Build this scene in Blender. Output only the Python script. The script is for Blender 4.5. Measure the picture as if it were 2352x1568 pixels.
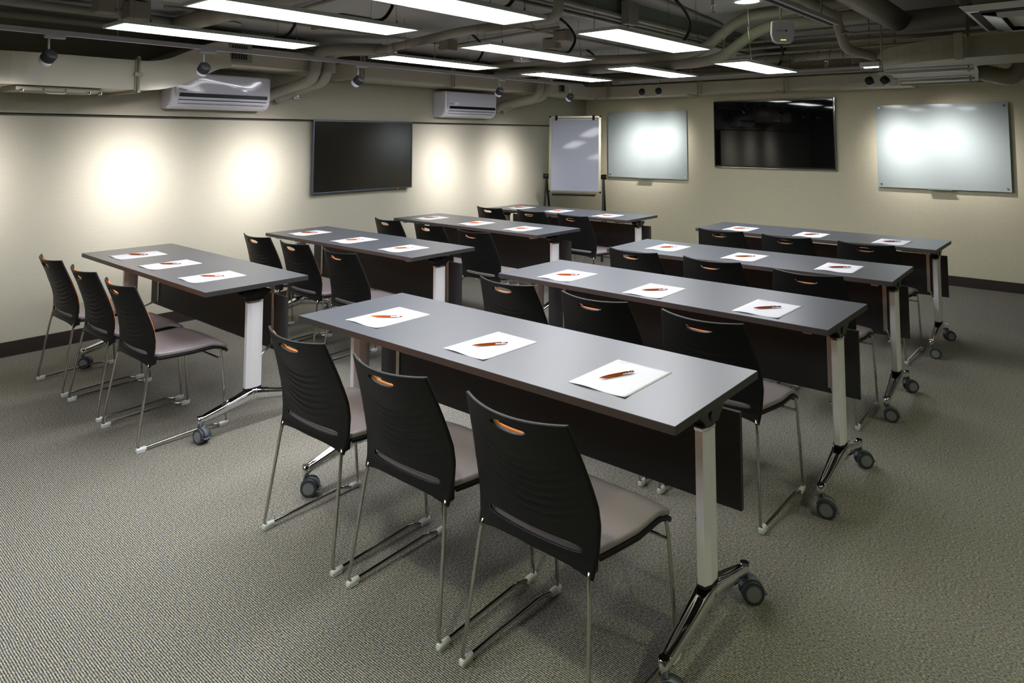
import bpy, bmesh, math, random
from mathutils import Vector, Matrix
random.seed(7)
S = bpy.context.scene
for o in list(bpy.data.objects):
    bpy.data.objects.remove(o)
COL = S.collection
PI = math.pi
YW = 8.69          # back wall plane (boards and screens hang just in front of it)

# ------------------------------------------------------------------ camera
yaw, pitch, roll = 0.70797, 0.070196, 0.00079
cam_d = bpy.data.cameras.new('camera')
cam = bpy.data.objects.new('camera', cam_d)
COL.objects.link(cam)
fw = Vector((-math.sin(yaw) * math.cos(pitch), math.cos(yaw) * math.cos(pitch), math.sin(pitch)))
rt0 = Vector((math.cos(yaw), math.sin(yaw), 0))
up0 = rt0.cross(fw)
rt = rt0 * math.cos(roll) + up0 * math.sin(roll)
up = -rt0 * math.sin(roll) + up0 * math.cos(roll)
M = Matrix.Identity(4)
for i in range(3):
    M[i][0], M[i][1], M[i][2] = rt[i], up[i], -fw[i]
M[0][3], M[1][3], M[2][3] = 5.8779, 0.2482, 1.5138
cam.matrix_world = M
cam_d.sensor_fit = 'HORIZONTAL'
cam_d.sensor_width = 36.0
cam_d.lens = 36.0 * 1588.09 / 2352.0
cam_d.shift_x = -9.12 / 2352.0
cam_d.shift_y = -578.75 / 2352.0
cam_d.clip_start = 0.05
S.camera = cam

# ------------------------------------------------------------------ world, exposure
w = bpy.data.worlds.new('world')
S.world = w
w.use_nodes = True
w.node_tree.nodes['Background'].inputs[0].default_value = (0.5, 0.55, 0.6, 1)
w.node_tree.nodes['Background'].inputs[1].default_value = 0.02
S.view_settings.view_transform = 'Standard'
S.view_settings.look = 'None'
S.view_settings.gamma = 1
S.view_settings.use_curve_mapping = False
S.view_settings.exposure = 0.0
PANEL_EMIT = 19.0       # strength of the hanging light panels
SPOT_W = 265.0          # watts of each track spotlight
DOWN_EMIT = 9.0       # strength of the round ceiling downlights

# ------------------------------------------------------------------ materials
def srgb(r, g, b):
    f = lambda c: (c / 255 / 12.92) if c / 255 <= 0.04045 else ((c / 255 + 0.055) / 1.055) ** 2.4
    return (f(r), f(g), f(b), 1)

def mat(name, col, rough=0.5, metal=0.0, spec=0.5, noise=0.0, nscale=40, bump=0.0, bscale=200, emit=None, estr=0, coat=0.0, stretch=None):
    m = bpy.data.materials.new(name)
    m.use_nodes = True
    nt = m.node_tree
    b = nt.nodes['Principled BSDF']
    b.inputs['Base Color'].default_value = col
    b.inputs['Roughness'].default_value = rough
    b.inputs['Metallic'].default_value = metal
    b.inputs['Specular IOR Level'].default_value = spec
    if coat:
        b.inputs['Coat Weight'].default_value = coat
        b.inputs['Coat Roughness'].default_value = 0.05
    if emit:
        b.inputs['Emission Color'].default_value = emit
        b.inputs['Emission Strength'].default_value = estr
    if noise or bump:
        tc = nt.nodes.new('ShaderNodeTexCoord')
        mp = nt.nodes.new('ShaderNodeMapping')
        nt.links.new(tc.outputs['Object'], mp.inputs['Vector'])
        if stretch:
            mp.inputs['Scale'].default_value = stretch
        if noise:
            n = nt.nodes.new('ShaderNodeTexNoise')
            n.inputs['Scale'].default_value = nscale
            n.inputs['Detail'].default_value = 5
            nt.links.new(mp.outputs['Vector'], n.inputs['Vector'])
            mx = nt.nodes.new('ShaderNodeMix')
            mx.data_type = 'RGBA'
            mx.inputs[6].default_value = tuple(c * (1 - noise) for c in col[:3]) + (1,)
            mx.inputs[7].default_value = tuple(min(1, c * (1 + noise)) for c in col[:3]) + (1,)
            nt.links.new(n.outputs['Fac'], mx.inputs[0])
            nt.links.new(mx.outputs[2], b.inputs['Base Color'])
        if bump:
            n2 = nt.nodes.new('ShaderNodeTexNoise')
            n2.inputs['Scale'].default_value = bscale
            nt.links.new(mp.outputs['Vector'], n2.inputs['Vector'])
            bp = nt.nodes.new('ShaderNodeBump')
            bp.inputs['Strength'].default_value = bump
            bp.inputs['Distance'].default_value = 0.002
            nt.links.new(n2.outputs['Fac'], bp.inputs['Height'])
            nt.links.new(bp.outputs['Normal'], b.inputs['Normal'])
    return m

def wallpaper(name, col, axis):
    """woven wall covering: long horizontal threads with short vertical ones"""
    m = bpy.data.materials.new(name)
    m.use_nodes = True
    nt = m.node_tree
    b = nt.nodes['Principled BSDF']
    b.inputs['Roughness'].default_value = 0.75
    b.inputs['Specular IOR Level'].default_value = 0.25
    tc = nt.nodes.new('ShaderNodeTexCoord')
    outs = []
    for sc in ((9, 9, 520), (260, 260, 70)):
        mp = nt.nodes.new('ShaderNodeMapping')
        mp.inputs['Scale'].default_value = sc
        nt.links.new(tc.outputs['Object'], mp.inputs['Vector'])
        n = nt.nodes.new('ShaderNodeTexNoise')
        n.inputs['Scale'].default_value = 1.0
        n.inputs['Detail'].default_value = 3
        nt.links.new(mp.outputs['Vector'], n.inputs['Vector'])
        outs.append(n)
    ad = nt.nodes.new('ShaderNodeMath')
    ad.operation = 'ADD'
    nt.links.new(outs[0].outputs['Fac'], ad.inputs[0])
    nt.links.new(outs[1].outputs['Fac'], ad.inputs[1])
    mr = nt.nodes.new('ShaderNodeMapRange')
    mr.inputs[1].default_value = 0.7
    mr.inputs[2].default_value = 1.3
    nt.links.new(ad.outputs[0], mr.inputs[0])
    mx = nt.nodes.new('ShaderNodeMix')
    mx.data_type = 'RGBA'
    mx.inputs[6].default_value = tuple(c * 0.92 for c in col[:3]) + (1,)
    mx.inputs[7].default_value = tuple(c * 1.07 for c in col[:3]) + (1,)
    nt.links.new(mr.outputs[0], mx.inputs[0])
    nt.links.new(mx.outputs[2], b.inputs['Base Color'])
    return m

def carpet():
    """ribbed loop-pile carpet: fine ribs along x, speckled light and dark yarn"""
    m = bpy.data.materials.new('ribbed_carpet')
    m.use_nodes = True
    nt = m.node_tree
    L = nt.links
    b = nt.nodes['Principled BSDF']
    b.inputs['Roughness'].default_value = 0.95
    b.inputs['Specular IOR Level'].default_value = 0.1
    tc = nt.nodes.new('ShaderNodeTexCoord')
    sx = nt.nodes.new('ShaderNodeSeparateXYZ')
    L.new(tc.outputs['Object'], sx.inputs[0])
    n0 = nt.nodes.new('ShaderNodeTexNoise')        # ribs wander a little
    n0.inputs['Scale'].default_value = 9
    L.new(tc.outputs['Object'], n0.inputs['Vector'])
    wob = nt.nodes.new('ShaderNodeMath'); wob.operation = 'MULTIPLY'; wob.inputs[1].default_value = 0.006
    L.new(n0.outputs['Fac'], wob.inputs[0])
    ys = nt.nodes.new('ShaderNodeMath'); ys.operation = 'ADD'
    L.new(sx.outputs['Y'], ys.inputs[0]); L.new(wob.outputs[0], ys.inputs[1])
    fr = nt.nodes.new('ShaderNodeMath'); fr.operation = 'MULTIPLY'; fr.inputs[1].default_value = 2 * PI / 0.0066
    L.new(ys.outputs[0], fr.inputs[0])
    sn = nt.nodes.new('ShaderNodeMath'); sn.operation = 'SINE'
    L.new(fr.outputs[0], sn.inputs[0])
    rib = nt.nodes.new('ShaderNodeMapRange')
    rib.inputs[1].default_value = -0.8; rib.inputs[2].default_value = 0.8
    L.new(sn.outputs[0], rib.inputs[0])
    mp = nt.nodes.new('ShaderNodeMapping')
    mp.inputs['Scale'].default_value = (120, 200, 1)
    L.new(tc.outputs['Object'], mp.inputs['Vector'])
    sp = nt.nodes.new('ShaderNodeTexNoise')
    sp.inputs['Scale'].default_value = 1.0; sp.inputs['Detail'].default_value = 4; sp.inputs['Roughness'].default_value = 0.7
    L.new(mp.outputs['Vector'], sp.inputs['Vector'])
    spm = nt.nodes.new('ShaderNodeMapRange')
    spm.inputs[1].default_value = 0.32; spm.inputs[2].default_value = 0.68
    L.new(sp.outputs['Fac'], spm.inputs[0])
    mixf = nt.nodes.new('ShaderNodeMix')           # 60 % rib, 40 % yarn speckle
    mixf.data_type = 'FLOAT'; mixf.inputs[0].default_value = 0.56
    L.new(rib.outputs[0], mixf.inputs[2]); L.new(spm.outputs[0], mixf.inputs[3])
    cr = nt.nodes.new('ShaderNodeValToRGB')
    e = cr.color_ramp.elements
    e[0].position = 0.18; e[0].color = CARPET[0]
    e[1].position = 0.84; e[1].color = CARPET[2]
    k = cr.color_ramp.elements.new(0.5); k.color = CARPET[1]
    L.new(mixf.outputs[0], cr.inputs[0])
    hn = nt.nodes.new('ShaderNodeTexNoise')        # yarn hue drifts between blue grey and straw
    hn.inputs['Scale'].default_value = 60; hn.inputs['Detail'].default_value = 3
    L.new(tc.outputs['Object'], hn.inputs['Vector'])
    hm = nt.nodes.new('ShaderNodeMapRange')
    hm.inputs[1].default_value = 0.35; hm.inputs[2].default_value = 0.65
    L.new(hn.outputs['Fac'], hm.inputs[0])
    tint = nt.nodes.new('ShaderNodeMix'); tint.data_type = 'RGBA'
    tint.inputs[6].default_value = (0.93, 0.95, 1.07, 1); tint.inputs[7].default_value = (1.07, 1.02, 0.86, 1)
    L.new(hm.outputs[0], tint.inputs[0])
    mul = nt.nodes.new('ShaderNodeMix'); mul.data_type = 'RGBA'; mul.blend_type = 'MULTIPLY'; mul.inputs[0].default_value = 1
    L.new(cr.outputs['Color'], mul.inputs[6]); L.new(tint.outputs[2], mul.inputs[7])
    L.new(mul.outputs[2], b.inputs['Base Color'])
    bp = nt.nodes.new('ShaderNodeBump'); bp.inputs['Strength'].default_value = 0.5; bp.inputs['Distance'].default_value = 0.002
    L.new(mixf.outputs[0], bp.inputs['Height']); L.new(bp.outputs['Normal'], b.inputs['Normal'])
    return m

def brushed(name, col, rough):
    return mat(name, col, rough, 1.0, noise=0.12, nscale=6, stretch=(40, 40, 2))

CARPET = (srgb(48, 48, 49), srgb(114, 113, 107), srgb(192, 190, 178))
MT = dict(
    carpet=carpet(),
    wall=wallpaper('woven_wall_covering', srgb(178, 176, 158), 0),
    wall_back=wallpaper('woven_wall_covering_back', srgb(204, 200, 172), 1),
    wall_upper=wallpaper('woven_wall_covering_upper', srgb(160, 157, 140), 0),
    wall_plain=mat('plain_wall_paint', srgb(150, 146, 128), 0.8, noise=0.04, nscale=3),
    ceiling=mat('ceiling_paint', srgb(162, 162, 160), 0.85, noise=0.10, nscale=2.5, bump=0.1, bscale=60),
    beam=mat('beam_paint', srgb(122, 130, 124), 0.8, noise=0.08, nscale=3),
    duct=mat('duct_paint', srgb(184, 181, 164), 0.5, noise=0.05, nscale=5, bump=0.05, bscale=30),
    duct_dark=mat('duct_paint_olive', srgb(128, 125, 106), 0.55, noise=0.06, nscale=5),
    pipe=mat('pipe_paint', srgb(146, 144, 131), 0.6, noise=0.07, nscale=8, bump=0.1, bscale=40),
    bracket=mat('bracket_paint', srgb(150, 146, 128), 0.45, noise=0.1, nscale=20),
    base=mat('skirting_dark_wood', srgb(44, 36, 31), 0.45, noise=0.25, nscale=4, stretch=(3, 3, 40)),
    top=mat('table_laminate', srgb(80, 84, 91), 0.36, spec=1.0, noise=0.03, nscale=900),
    edge=mat('table_edge', srgb(60, 59, 60), 0.45, noise=0.05, nscale=200),
    panel=mat('modesty_board', srgb(50, 51, 52), 0.5, spec=0.3, noise=0.12, nscale=8, stretch=(60, 60, 3)),
    alu=brushed('brushed_aluminium', srgb(205, 207, 210), 0.38),
    alu_rail=mat('aluminium_rail', srgb(185, 178, 165), 0.4, 0.8, noise=0.05, nscale=30),
    column=mat('column_silver', srgb(236, 236, 240), 0.36, 0.1, noise=0.02, nscale=60),
    chrome=mat('chrome', srgb(225, 226, 228), 0.06, 1.0, noise=0.01, nscale=4),
    steel=mat('chair_steel', srgb(188, 186, 180), 0.12, 1.0, noise=0.02, nscale=6),
    black=mat('black_plastic', srgb(17, 17, 18), 0.48, spec=0.3, noise=0.08, nscale=120, bump=0.12, bscale=900),
    black_gloss=mat('black_gloss', srgb(16, 16, 18), 0.2, noise=0.02, nscale=4),
    seat=mat('mauve_seat_vinyl', srgb(156, 148, 151), 0.38, noise=0.06, nscale=500, bump=0.25, bscale=700),
    orange=mat('orange_fabric', srgb(214, 128, 58), 0.8, noise=0.12, nscale=500, bump=0.2, bscale=900),
    glide=mat('glide_plastic', srgb(236, 240, 240), 0.35, noise=0.02, nscale=50),
    caster=mat('caster_grey', srgb(98, 106, 112), 0.4, noise=0.05, nscale=60),
    tyre=mat('caster_tyre', srgb(60, 64, 70), 0.5, noise=0.05, nscale=60),
    hub=mat('caster_hub', srgb(135, 136, 140), 0.5, noise=0.03, nscale=60),
    paper=mat('paper', srgb(238, 239, 245), 0.7, spec=0.2, noise=0.01, nscale=30),
    ink=mat('grey_ink', srgb(185, 186, 192), 0.8, noise=0.02, nscale=30),
    pen=mat('copper_pen', srgb(188, 92, 34), 0.26, 0.65, noise=0.03, nscale=80),
    white=mat('white_plastic', srgb(205, 207, 216), 0.28, noise=0.01, nscale=8),
    acwhite=mat('air_conditioner_gloss', srgb(196, 197, 208), 0.1, noise=0.01, nscale=8, coat=0.6),
    smoke=mat('smoked_strip', srgb(14, 16, 28), 0.35, spec=0.2, noise=0.02, nscale=8),
    gap=mat('painted_shadow_line', srgb(70, 67, 56), 0.8, noise=0.02, nscale=8),  # dark colour standing in for shade under the upper wall band
    slot=mat('dark_slot', srgb(20, 20, 20), 0.7, noise=0.02, nscale=8),
    track=mat('track_grey', srgb(165, 165, 172), 0.45, noise=0.02, nscale=20),
    spotblack=mat('spot_heat_sink', srgb(44, 46, 50), 0.5, noise=0.05, nscale=60),
    spotwhite=mat('spot_front_ring', srgb(200, 205, 215), 0.4, noise=0.02, nscale=60),
    lens=mat('spot_lens', srgb(230, 230, 230), 0.2, emit=(1, 0.97, 0.92, 1), estr=3, noise=0.01, nscale=5),
    lampframe=mat('lamp_frame', srgb(190, 198, 194), 0.35, 0.2, noise=0.02, nscale=20),
    diffuser=mat('lit_diffuser', (0.9, 0.9, 0.9, 1), 0.5, emit=(0.96, 0.96, 1.0, 1), estr=PANEL_EMIT, noise=0.01, nscale=5),
    downlit=mat('lit_downlight', (0.9, 0.9, 0.9, 1), 0.5, emit=(0.84, 1.0, 0.72, 1), estr=DOWN_EMIT, noise=0.01, nscale=5),
    cable=mat('cable_dark', srgb(40, 42, 46), 0.5, noise=0.05, nscale=30),
    wire=mat('steel_wire', srgb(120, 120, 115), 0.4, 0.8, noise=0.05, nscale=30),
    box=mat('junction_box_grey', srgb(135, 132, 118), 0.5, noise=0.05, nscale=15),
    screen=mat('matt_screen', srgb(20, 18, 17), 0.13, spec=1.0, noise=0.02, nscale=5),
    screen_gloss=mat('gloss_screen', srgb(5, 5, 10), 0.025, spec=0.5, noise=0.02, nscale=5, stretch=(1, 1, 1)),
    tvframe=mat('screen_frame_steel', srgb(96, 104, 120), 0.3, 0.8, noise=0.02, nscale=20),
    led=mat('red_led', srgb(150, 20, 25), 0.3, emit=(1, 0.05, 0.05, 1), estr=0.6, noise=0.01, nscale=5),
    glass_board=mat('glass_board', srgb(172, 186, 182), 0.6, spec=0.05, noise=0.015, nscale=3, coat=0.8),
    glass_edge=mat('glass_edge', srgb(150, 172, 162), 0.15, noise=0.02, nscale=3),
    whiteboard=mat('whiteboard_enamel', srgb(176, 182, 198), 0.35, noise=0.01, nscale=3, coat=0.4),
    boardframe=mat('champagne_frame', srgb(196, 192, 166), 0.25, 0.85, noise=0.03, nscale=10),
    green=mat('green_led', srgb(170, 220, 40), 0.3, emit=(0.6, 1, 0.1, 1), estr=1.5, noise=0.01, nscale=5),
    red=mat('red_bulb', srgb(160, 40, 30), 0.2, noise=0.02, nscale=5),
    grille=mat('grille_light', srgb(170, 170, 165), 0.4, noise=0.02, nscale=5),
    cassette=mat('cassette_plastic', srgb(200, 200, 198), 0.3, noise=0.02, nscale=5),
)
M_ = MT

# ------------------------------------------------------------------ mesh helpers
class MB:
    def __init__(s):
        s.bm = bmesh.new()
        s.slots = []
    def _slot(s, m):
        if m is None:
            return 0
        if m not in s.slots:
            s.slots.append(m)
        return s.slots.index(m)
    def _fin(s, faces, m, smooth):
        i = s._slot(m)
        for f in faces:
            f.material_index = i
            f.smooth = smooth
    def box(s, c, d, m=None, bev=0.0, mtx=None, seg=2):
        r = bmesh.ops.create_cube(s.bm, size=1.0)
        vs = r['verts']
        bmesh.ops.scale(s.bm, vec=d, verts=vs)
        if mtx is not None:
            bmesh.ops.transform(s.bm, matrix=mtx, verts=vs)
        bmesh.ops.translate(s.bm, vec=c, verts=vs)
        fs = list({f for v in vs for f in v.link_faces})
        if bev:
            es = list({e for v in vs for e in v.link_edges})
            r2 = bmesh.ops.bevel(s.bm, geom=es, offset=bev, segments=seg, profile=0.5, affect='EDGES')
            fs = list({f for v in r2['verts'] for f in v.link_faces} | set(f for f in fs if f.is_valid))
        s._fin(fs, m, False)
        return s
    def cyl(s, p, q, r, m=None, n=20, r2=None, smooth=True, caps=True):
        p, q = Vector(p), Vector(q)
        d = q - p
        res = bmesh.ops.create_cone(s.bm, cap_ends=caps, segments=n, radius1=r, radius2=r if r2 is None else r2, depth=d.length)
        vs = res['verts']
        rot = d.to_track_quat('Z', 'Y').to_matrix().to_4x4()
        bmesh.ops.transform(s.bm, matrix=Matrix.Translation((p + q) / 2) @ rot, verts=vs)
        fs = list({f for v in vs for f in v.link_faces})
        i = s._slot(m)
        for f in fs:
            f.material_index = i
            f.smooth = smooth and len(f.verts) == 4
        return s
    def loft(s, rings, m=None, smooth=True, caps=True, closed=True):
        vr = [[s.bm.verts.new(v) for v in ring] for ring in rings]
        n = len(vr[0])
        fs = []
        for a, b in zip(vr[:-1], vr[1:]):
            for k in range(n if closed else n - 1):
                l = (k + 1) % n
                try:
                    fs.append(s.bm.faces.new((a[k], a[l], b[l], b[k])))
                except ValueError:
                    pass
        s._fin(fs, m, smooth)
        if caps and closed:
            c = [s.bm.faces.new(list(reversed(vr[0]))), s.bm.faces.new(vr[-1])]
            s._fin(c, m, False)
        return s
    def tube(s, pts, r, m=None, n=10, caps=True, rad=None):
        """round tube through points with parallel-transported frame"""
        P = [Vector(p) for p in pts]
        T = []
        for i in range(len(P)):
            a = P[max(0, i - 1)]; b = P[min(len(P) - 1, i + 1)]
            T.append((b - a).normalized())
        ref = Vector((0, 0, 1)) if abs(T[0].z) < 0.9 else Vector((1, 0, 0))
        u = T[0].cross(ref).normalized()
        rings = []
        for i in range(len(P)):
            if i:
                ax = T[i - 1].cross(T[i])
                if ax.length > 1e-7:
                    u = Matrix.Rotation(T[i - 1].angle(T[i]), 3, ax.normalized()) @ u
            v = T[i].cross(u).normalized()
            rr = rad[i] if rad else r
            rings.append([P[i] + (u * math.cos(2 * PI * k / n) + v * math.sin(2 * PI * k / n)) * rr for k in range(n)])
        return s.loft(rings, m, True, caps)
    def sweep_rect(s, pts, w, h, m=None, smooth=False):
        """rectangular duct along a path, its sides kept horizontal/vertical"""
        P = [Vector(p) for p in pts]
        rings = []
        for i in range(len(P)):
            a = P[max(0, i - 1)]; b = P[min(len(P) - 1, i + 1)]
            t = (b - a).normalized()
            nrm = Vector((t.y, -t.x, 0)).normalized()
            upv = nrm.cross(t).normalized()
            rings.append([P[i] + nrm * w / 2 - upv * h / 2, P[i] + nrm * w / 2 + upv * h / 2, P[i] - nrm * w / 2 + upv * h / 2, P[i] - nrm * w / 2 - upv * h / 2])
        return s.loft(rings, m, smooth, True)
    def prism(s, prof, axis, a, b, m=None, smooth=False):
        """extrude a 2D outline along an axis: 'x','y','z'"""
        def P(u, v, t):
            return {'x': (t, u, v), 'y': (u, t, v), 'z': (u, v, t)}[axis]
        rings = [[P(u, v, a) for u, v in prof], [P(u, v, b) for u, v in prof]]
        return s.loft(rings, m, smooth, True)
    def lathe(s, prof, c, axis, m=None, n=24, mtx=None):
        """revolve (radius, height) pairs about an axis through c"""
        q = Vector(axis).to_track_quat('Z', 'Y').to_matrix()
        rings = [[Vector(c) + q @ Vector((r * math.cos(2 * PI * k / n), r * math.sin(2 * PI * k / n), h)) for k in range(n)] for r, h in prof]
        return s.loft(rings, m, True, True)
    def build(s, name, m=None, parent=None, loc=None):
        bmesh.ops.recalc_face_normals(s.bm, faces=s.bm.faces)
        me = bpy.data.meshes.new(name)
        s.bm.to_mesh(me)
        s.bm.free()
        sl = s.slots or [m]
        if m is not None and s.slots and m not in s.slots:
            sl = s.slots
        for x in sl:
            me.materials.append(x)
        o = bpy.data.objects.new(name, me)
        COL.objects.link(o)
        if parent:
            o.parent = parent
        if loc:
            o.location = loc
        return o

def bez(pts, rad, seg=6):
    """polyline with rounded corners of radius rad"""
    P = [Vector(p) for p in pts]
    out = [P[0]]
    for i in range(1, len(P) - 1):
        a = P[i - 1] - P[i]; b = P[i + 1] - P[i]
        r_ = rad[i - 1] if isinstance(rad, (list, tuple)) else rad
        d = min(r_, a.length * 0.48, b.length * 0.48)
        p0 = P[i] + a.normalized() * d; p1 = P[i] + b.normalized() * d
        for k in range(seg + 1):
            t = k / seg
            out.append(p0 * (1 - t) ** 2 + P[i] * 2 * t * (1 - t) + p1 * t * t)
    out.append(P[-1])
    return out

def tag(o, label, cat, group=None, kind=None):
    o['label'] = label
    o['category'] = cat
    if group:
        o['group'] = group
    if kind:
        o['kind'] = kind
    return o

def thing(name, label, cat, loc=(0, 0, 0), rz=0, group=None):
    o = bpy.data.objects.new(name, None)
    o.empty_display_size = 0.1
    COL.objects.link(o)
    o.location = loc
    o.rotation_euler = (0, 0, rz)
    return tag(o, label, cat, group)

def struct(o, label=None):
    o['kind'] = 'structure'
    if label:
        o['label'] = label
    return o

def copy_tree(o, parent=None):
    c = o.copy()
    COL.objects.link(c)
    if parent:
        c.parent = parent
    for ch in list(o.children):
        copy_tree(ch, c)
    return c

def text_obj(name, body, size, m, parent, mtx, align='LEFT', depth=0.0004):
    cu = bpy.data.curves.new(name, 'FONT')
    cu.body = body
    cu.size = size
    cu.align_x = align
    cu.extrude = depth
    tmp = bpy.data.objects.new(name, cu)
    COL.objects.link(tmp)
    dg = bpy.context.evaluated_depsgraph_get()
    dg.update()
    me = bpy.data.meshes.new_from_object(tmp.evaluated_get(dg))
    bpy.data.objects.remove(tmp)
    me.transform(mtx)
    me.materials.clear()
    me.materials.append(m)
    o = bpy.data.objects.new(name, me)
    COL.objects.link(o)
    if parent:
        o.parent = parent
    return o

# ------------------------------------------------------------------ the room
RX, FY = 8.2, -1.6          # right wall, front wall
ZL, ZH, XB = 2.42, 2.62, 2.95   # low slab, high slab, where they meet
def slab(name, c, d, m, label):
    o = MB().box(c, d).build(name, m)
    return struct(o, label)
slab('floor', (RX / 2, (FY + YW) / 2, -0.05), (RX + 0.4, YW - FY + 0.4, 0.1), M_['carpet'], 'grey ribbed loop-pile carpet floor')
slab('wall_left', (-0.07, (FY + YW) / 2, 0.845), (0.14, YW - FY, 1.67), M_['wall'], 'beige woven wall covering below the painted shadow line on the left wall')
slab('wall_left_upper', (-0.055, (FY + YW) / 2, 2.19), (0.15, YW - FY, 1.0), M_['wall_upper'], 'plainer upper band of the left wall')
slab('wall_back', (RX / 2, YW + 0.07, 1.36), (RX, 0.14, 2.72), M_['wall_back'], 'warm beige woven back wall')
slab('wall_right', (RX + 0.07, (FY + YW) / 2, 1.36), (0.14, YW - FY, 2.72), M_['wall_plain'], 'right wall')
slab('wall_front', (RX / 2, FY - 0.07, 1.36), (RX, 0.14, 2.72), M_['wall_plain'], 'front wall')
slab('ceiling', (XB / 2, (FY + YW) / 2, ZL + 0.15), (XB, YW - FY, 0.3), M_['ceiling'], 'low grey concrete soffit over the left of the room')
slab('ceiling_right', ((XB + RX) / 2, (FY + YW) / 2, ZH + 0.05), (RX - XB, YW - FY, 0.1), M_['ceiling'], 'higher grey slab over the right of the room')
slab('baseboard_left', (0.006, (FY + YW) / 2, 0.05), (0.012, YW - FY, 0.1), M_['base'], 'dark skirting along the left wall')
slab('baseboard_back', (RX / 2, YW - 0.006, 0.05), (RX, 0.012, 0.1), M_['base'], 'dark skirting along the back wall')
slab('shadow_strip', (0.004, (FY + YW) / 2, 1.6775), (0.03, YW - FY, 0.007), M_['gap'], 'dark strip coloured as the shadow line under the upper wall band')  # thin dark strip drawn as the shadow below the proud upper wall

# ------------------------------------------------------------------ chair
def interp(tab, z):
    for (z0, v0), (z1, v1) in zip(tab[:-1], tab[1:]):
        if z0 <= z <= z1:
            t = (z - z0) / (z1 - z0)
            return v0 + (v1 - v0) * t
    return tab[0][1] if z < tab[0][0] else tab[-1][1]
BW_T = [(0.38, .202), (.42, .208), (.46, .213), (.52, .219), (.57, .219), (.62, .212), (.68, .202), (.73, .193), (.79, .182)]
BY_T = [(0.38, -.168), (.42, -.156), (.46, -.152), (.51, -.153), (.56, -.162), (.61, -.177), (.66, -.194), (.71, -.213), (.75, -.229), (.79, -.244)]
def back_pt(x, z, rib=True):
    hw = interp(BW_T, z)
    t = max(-1, min(1, x / hw))
    deep = 0.022 + 0.028 * max(0, min(1, (z - .42) / .37))
    y = interp(BY_T, z) - deep * (1 - t * t)
    if rib:
        zc = z - 0.065 * t * t
        a = max(0, min(1, (zc - .475) / .02)) * max(0, min(1, (.665 - zc) / .03)) * max(0, 1 - t * t * 1.25)
        y -= 0.0042 * a * max(0, math.sin((zc - .475) * 2 * PI / 0.025)) ** 1.5
    return Vector((x, y, z))
def z_top(t):      # upper rim dips a little in the middle
    return 0.786 - 0.008 * (1 - t * t)
def z_bot(t):      # lower rim arches up between the two legs
    return 0.384 + 0.022 * (1 - abs(t) ** 3)

def gap_h(x):
    return .0105 * max(0, 1 - abs(x / .172) ** 8) ** .5

def chair_back():
    NX, NZ = 44, 120
    bm = bmesh.new()
    g = []
    flags = {}
    sl_c, sl_a, sl_b = (0.0, 0.745), 0.062, 0.0165       # hand slot
    gp_x, gz0, gz1 = 0.172, 0.432, 0.452                 # gap above the lower rail
    zs = [i / NZ for i in range(NZ + 1)]
    for j in zs:
        row = []
        for i in range(NX + 1):
            t = -1 + 2 * i / NX
            z = z_bot(t) + (z_top(t) - z_bot(t)) * j
            x = t * interp(BW_T, z)
            inside = None
            u, v = (x - sl_c[0]) / sl_a, (z - sl_c[1]) / sl_b
            if u * u + v * v < 1:
                inside = 's'
            elif abs(x) < gp_x and abs(z - .4455) < gap_h(x):
                inside = 'g'
            vert = bm.verts.new((x, 0, z))
            flags[vert] = inside
            row.append(vert)
        g.append(row)
    for a in range(NZ):
        for b in range(NX):
            q = (g[a][b], g[a][b + 1], g[a + 1][b + 1], g[a + 1][b])
            if all(flags[v] for v in q):
                continue
            bm.faces.new(q)
    for v in [v for v in bm.verts if not v.link_faces]:
        bm.verts.remove(v)
    for v in bm.verts:
        x, z = v.co.x, v.co.z
        if flags.get(v) == 's':
            u, w_ = (x - sl_c[0]) / sl_a, (z - sl_c[1]) / sl_b
            l = math.hypot(u, w_) or 1
            x = sl_c[0] + u / l * sl_a; z = sl_c[1] + w_ / l * sl_b
        elif flags.get(v) == 'g':
            z = .4455 + math.copysign(gap_h(x), z - .4455)
        v.co = back_pt(x, z)
    bmesh.ops.remove_doubles(bm, verts=bm.verts, dist=2e-5)
    for f in bm.faces:
        f.smooth = True
    me = bpy.data.meshes.new('backrest')
    bm.to_mesh(me); bm.free()
    return me

def solidify(me, th, off, m, name, parent):
    me.materials.append(m)
    o = bpy.data.objects.new(name, me)
    COL.objects.link(o)
    md = o.modifiers.new('thick', 'SOLIDIFY')
    md.thickness = th
    md.offset = off
    o.parent = parent
    return o

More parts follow.
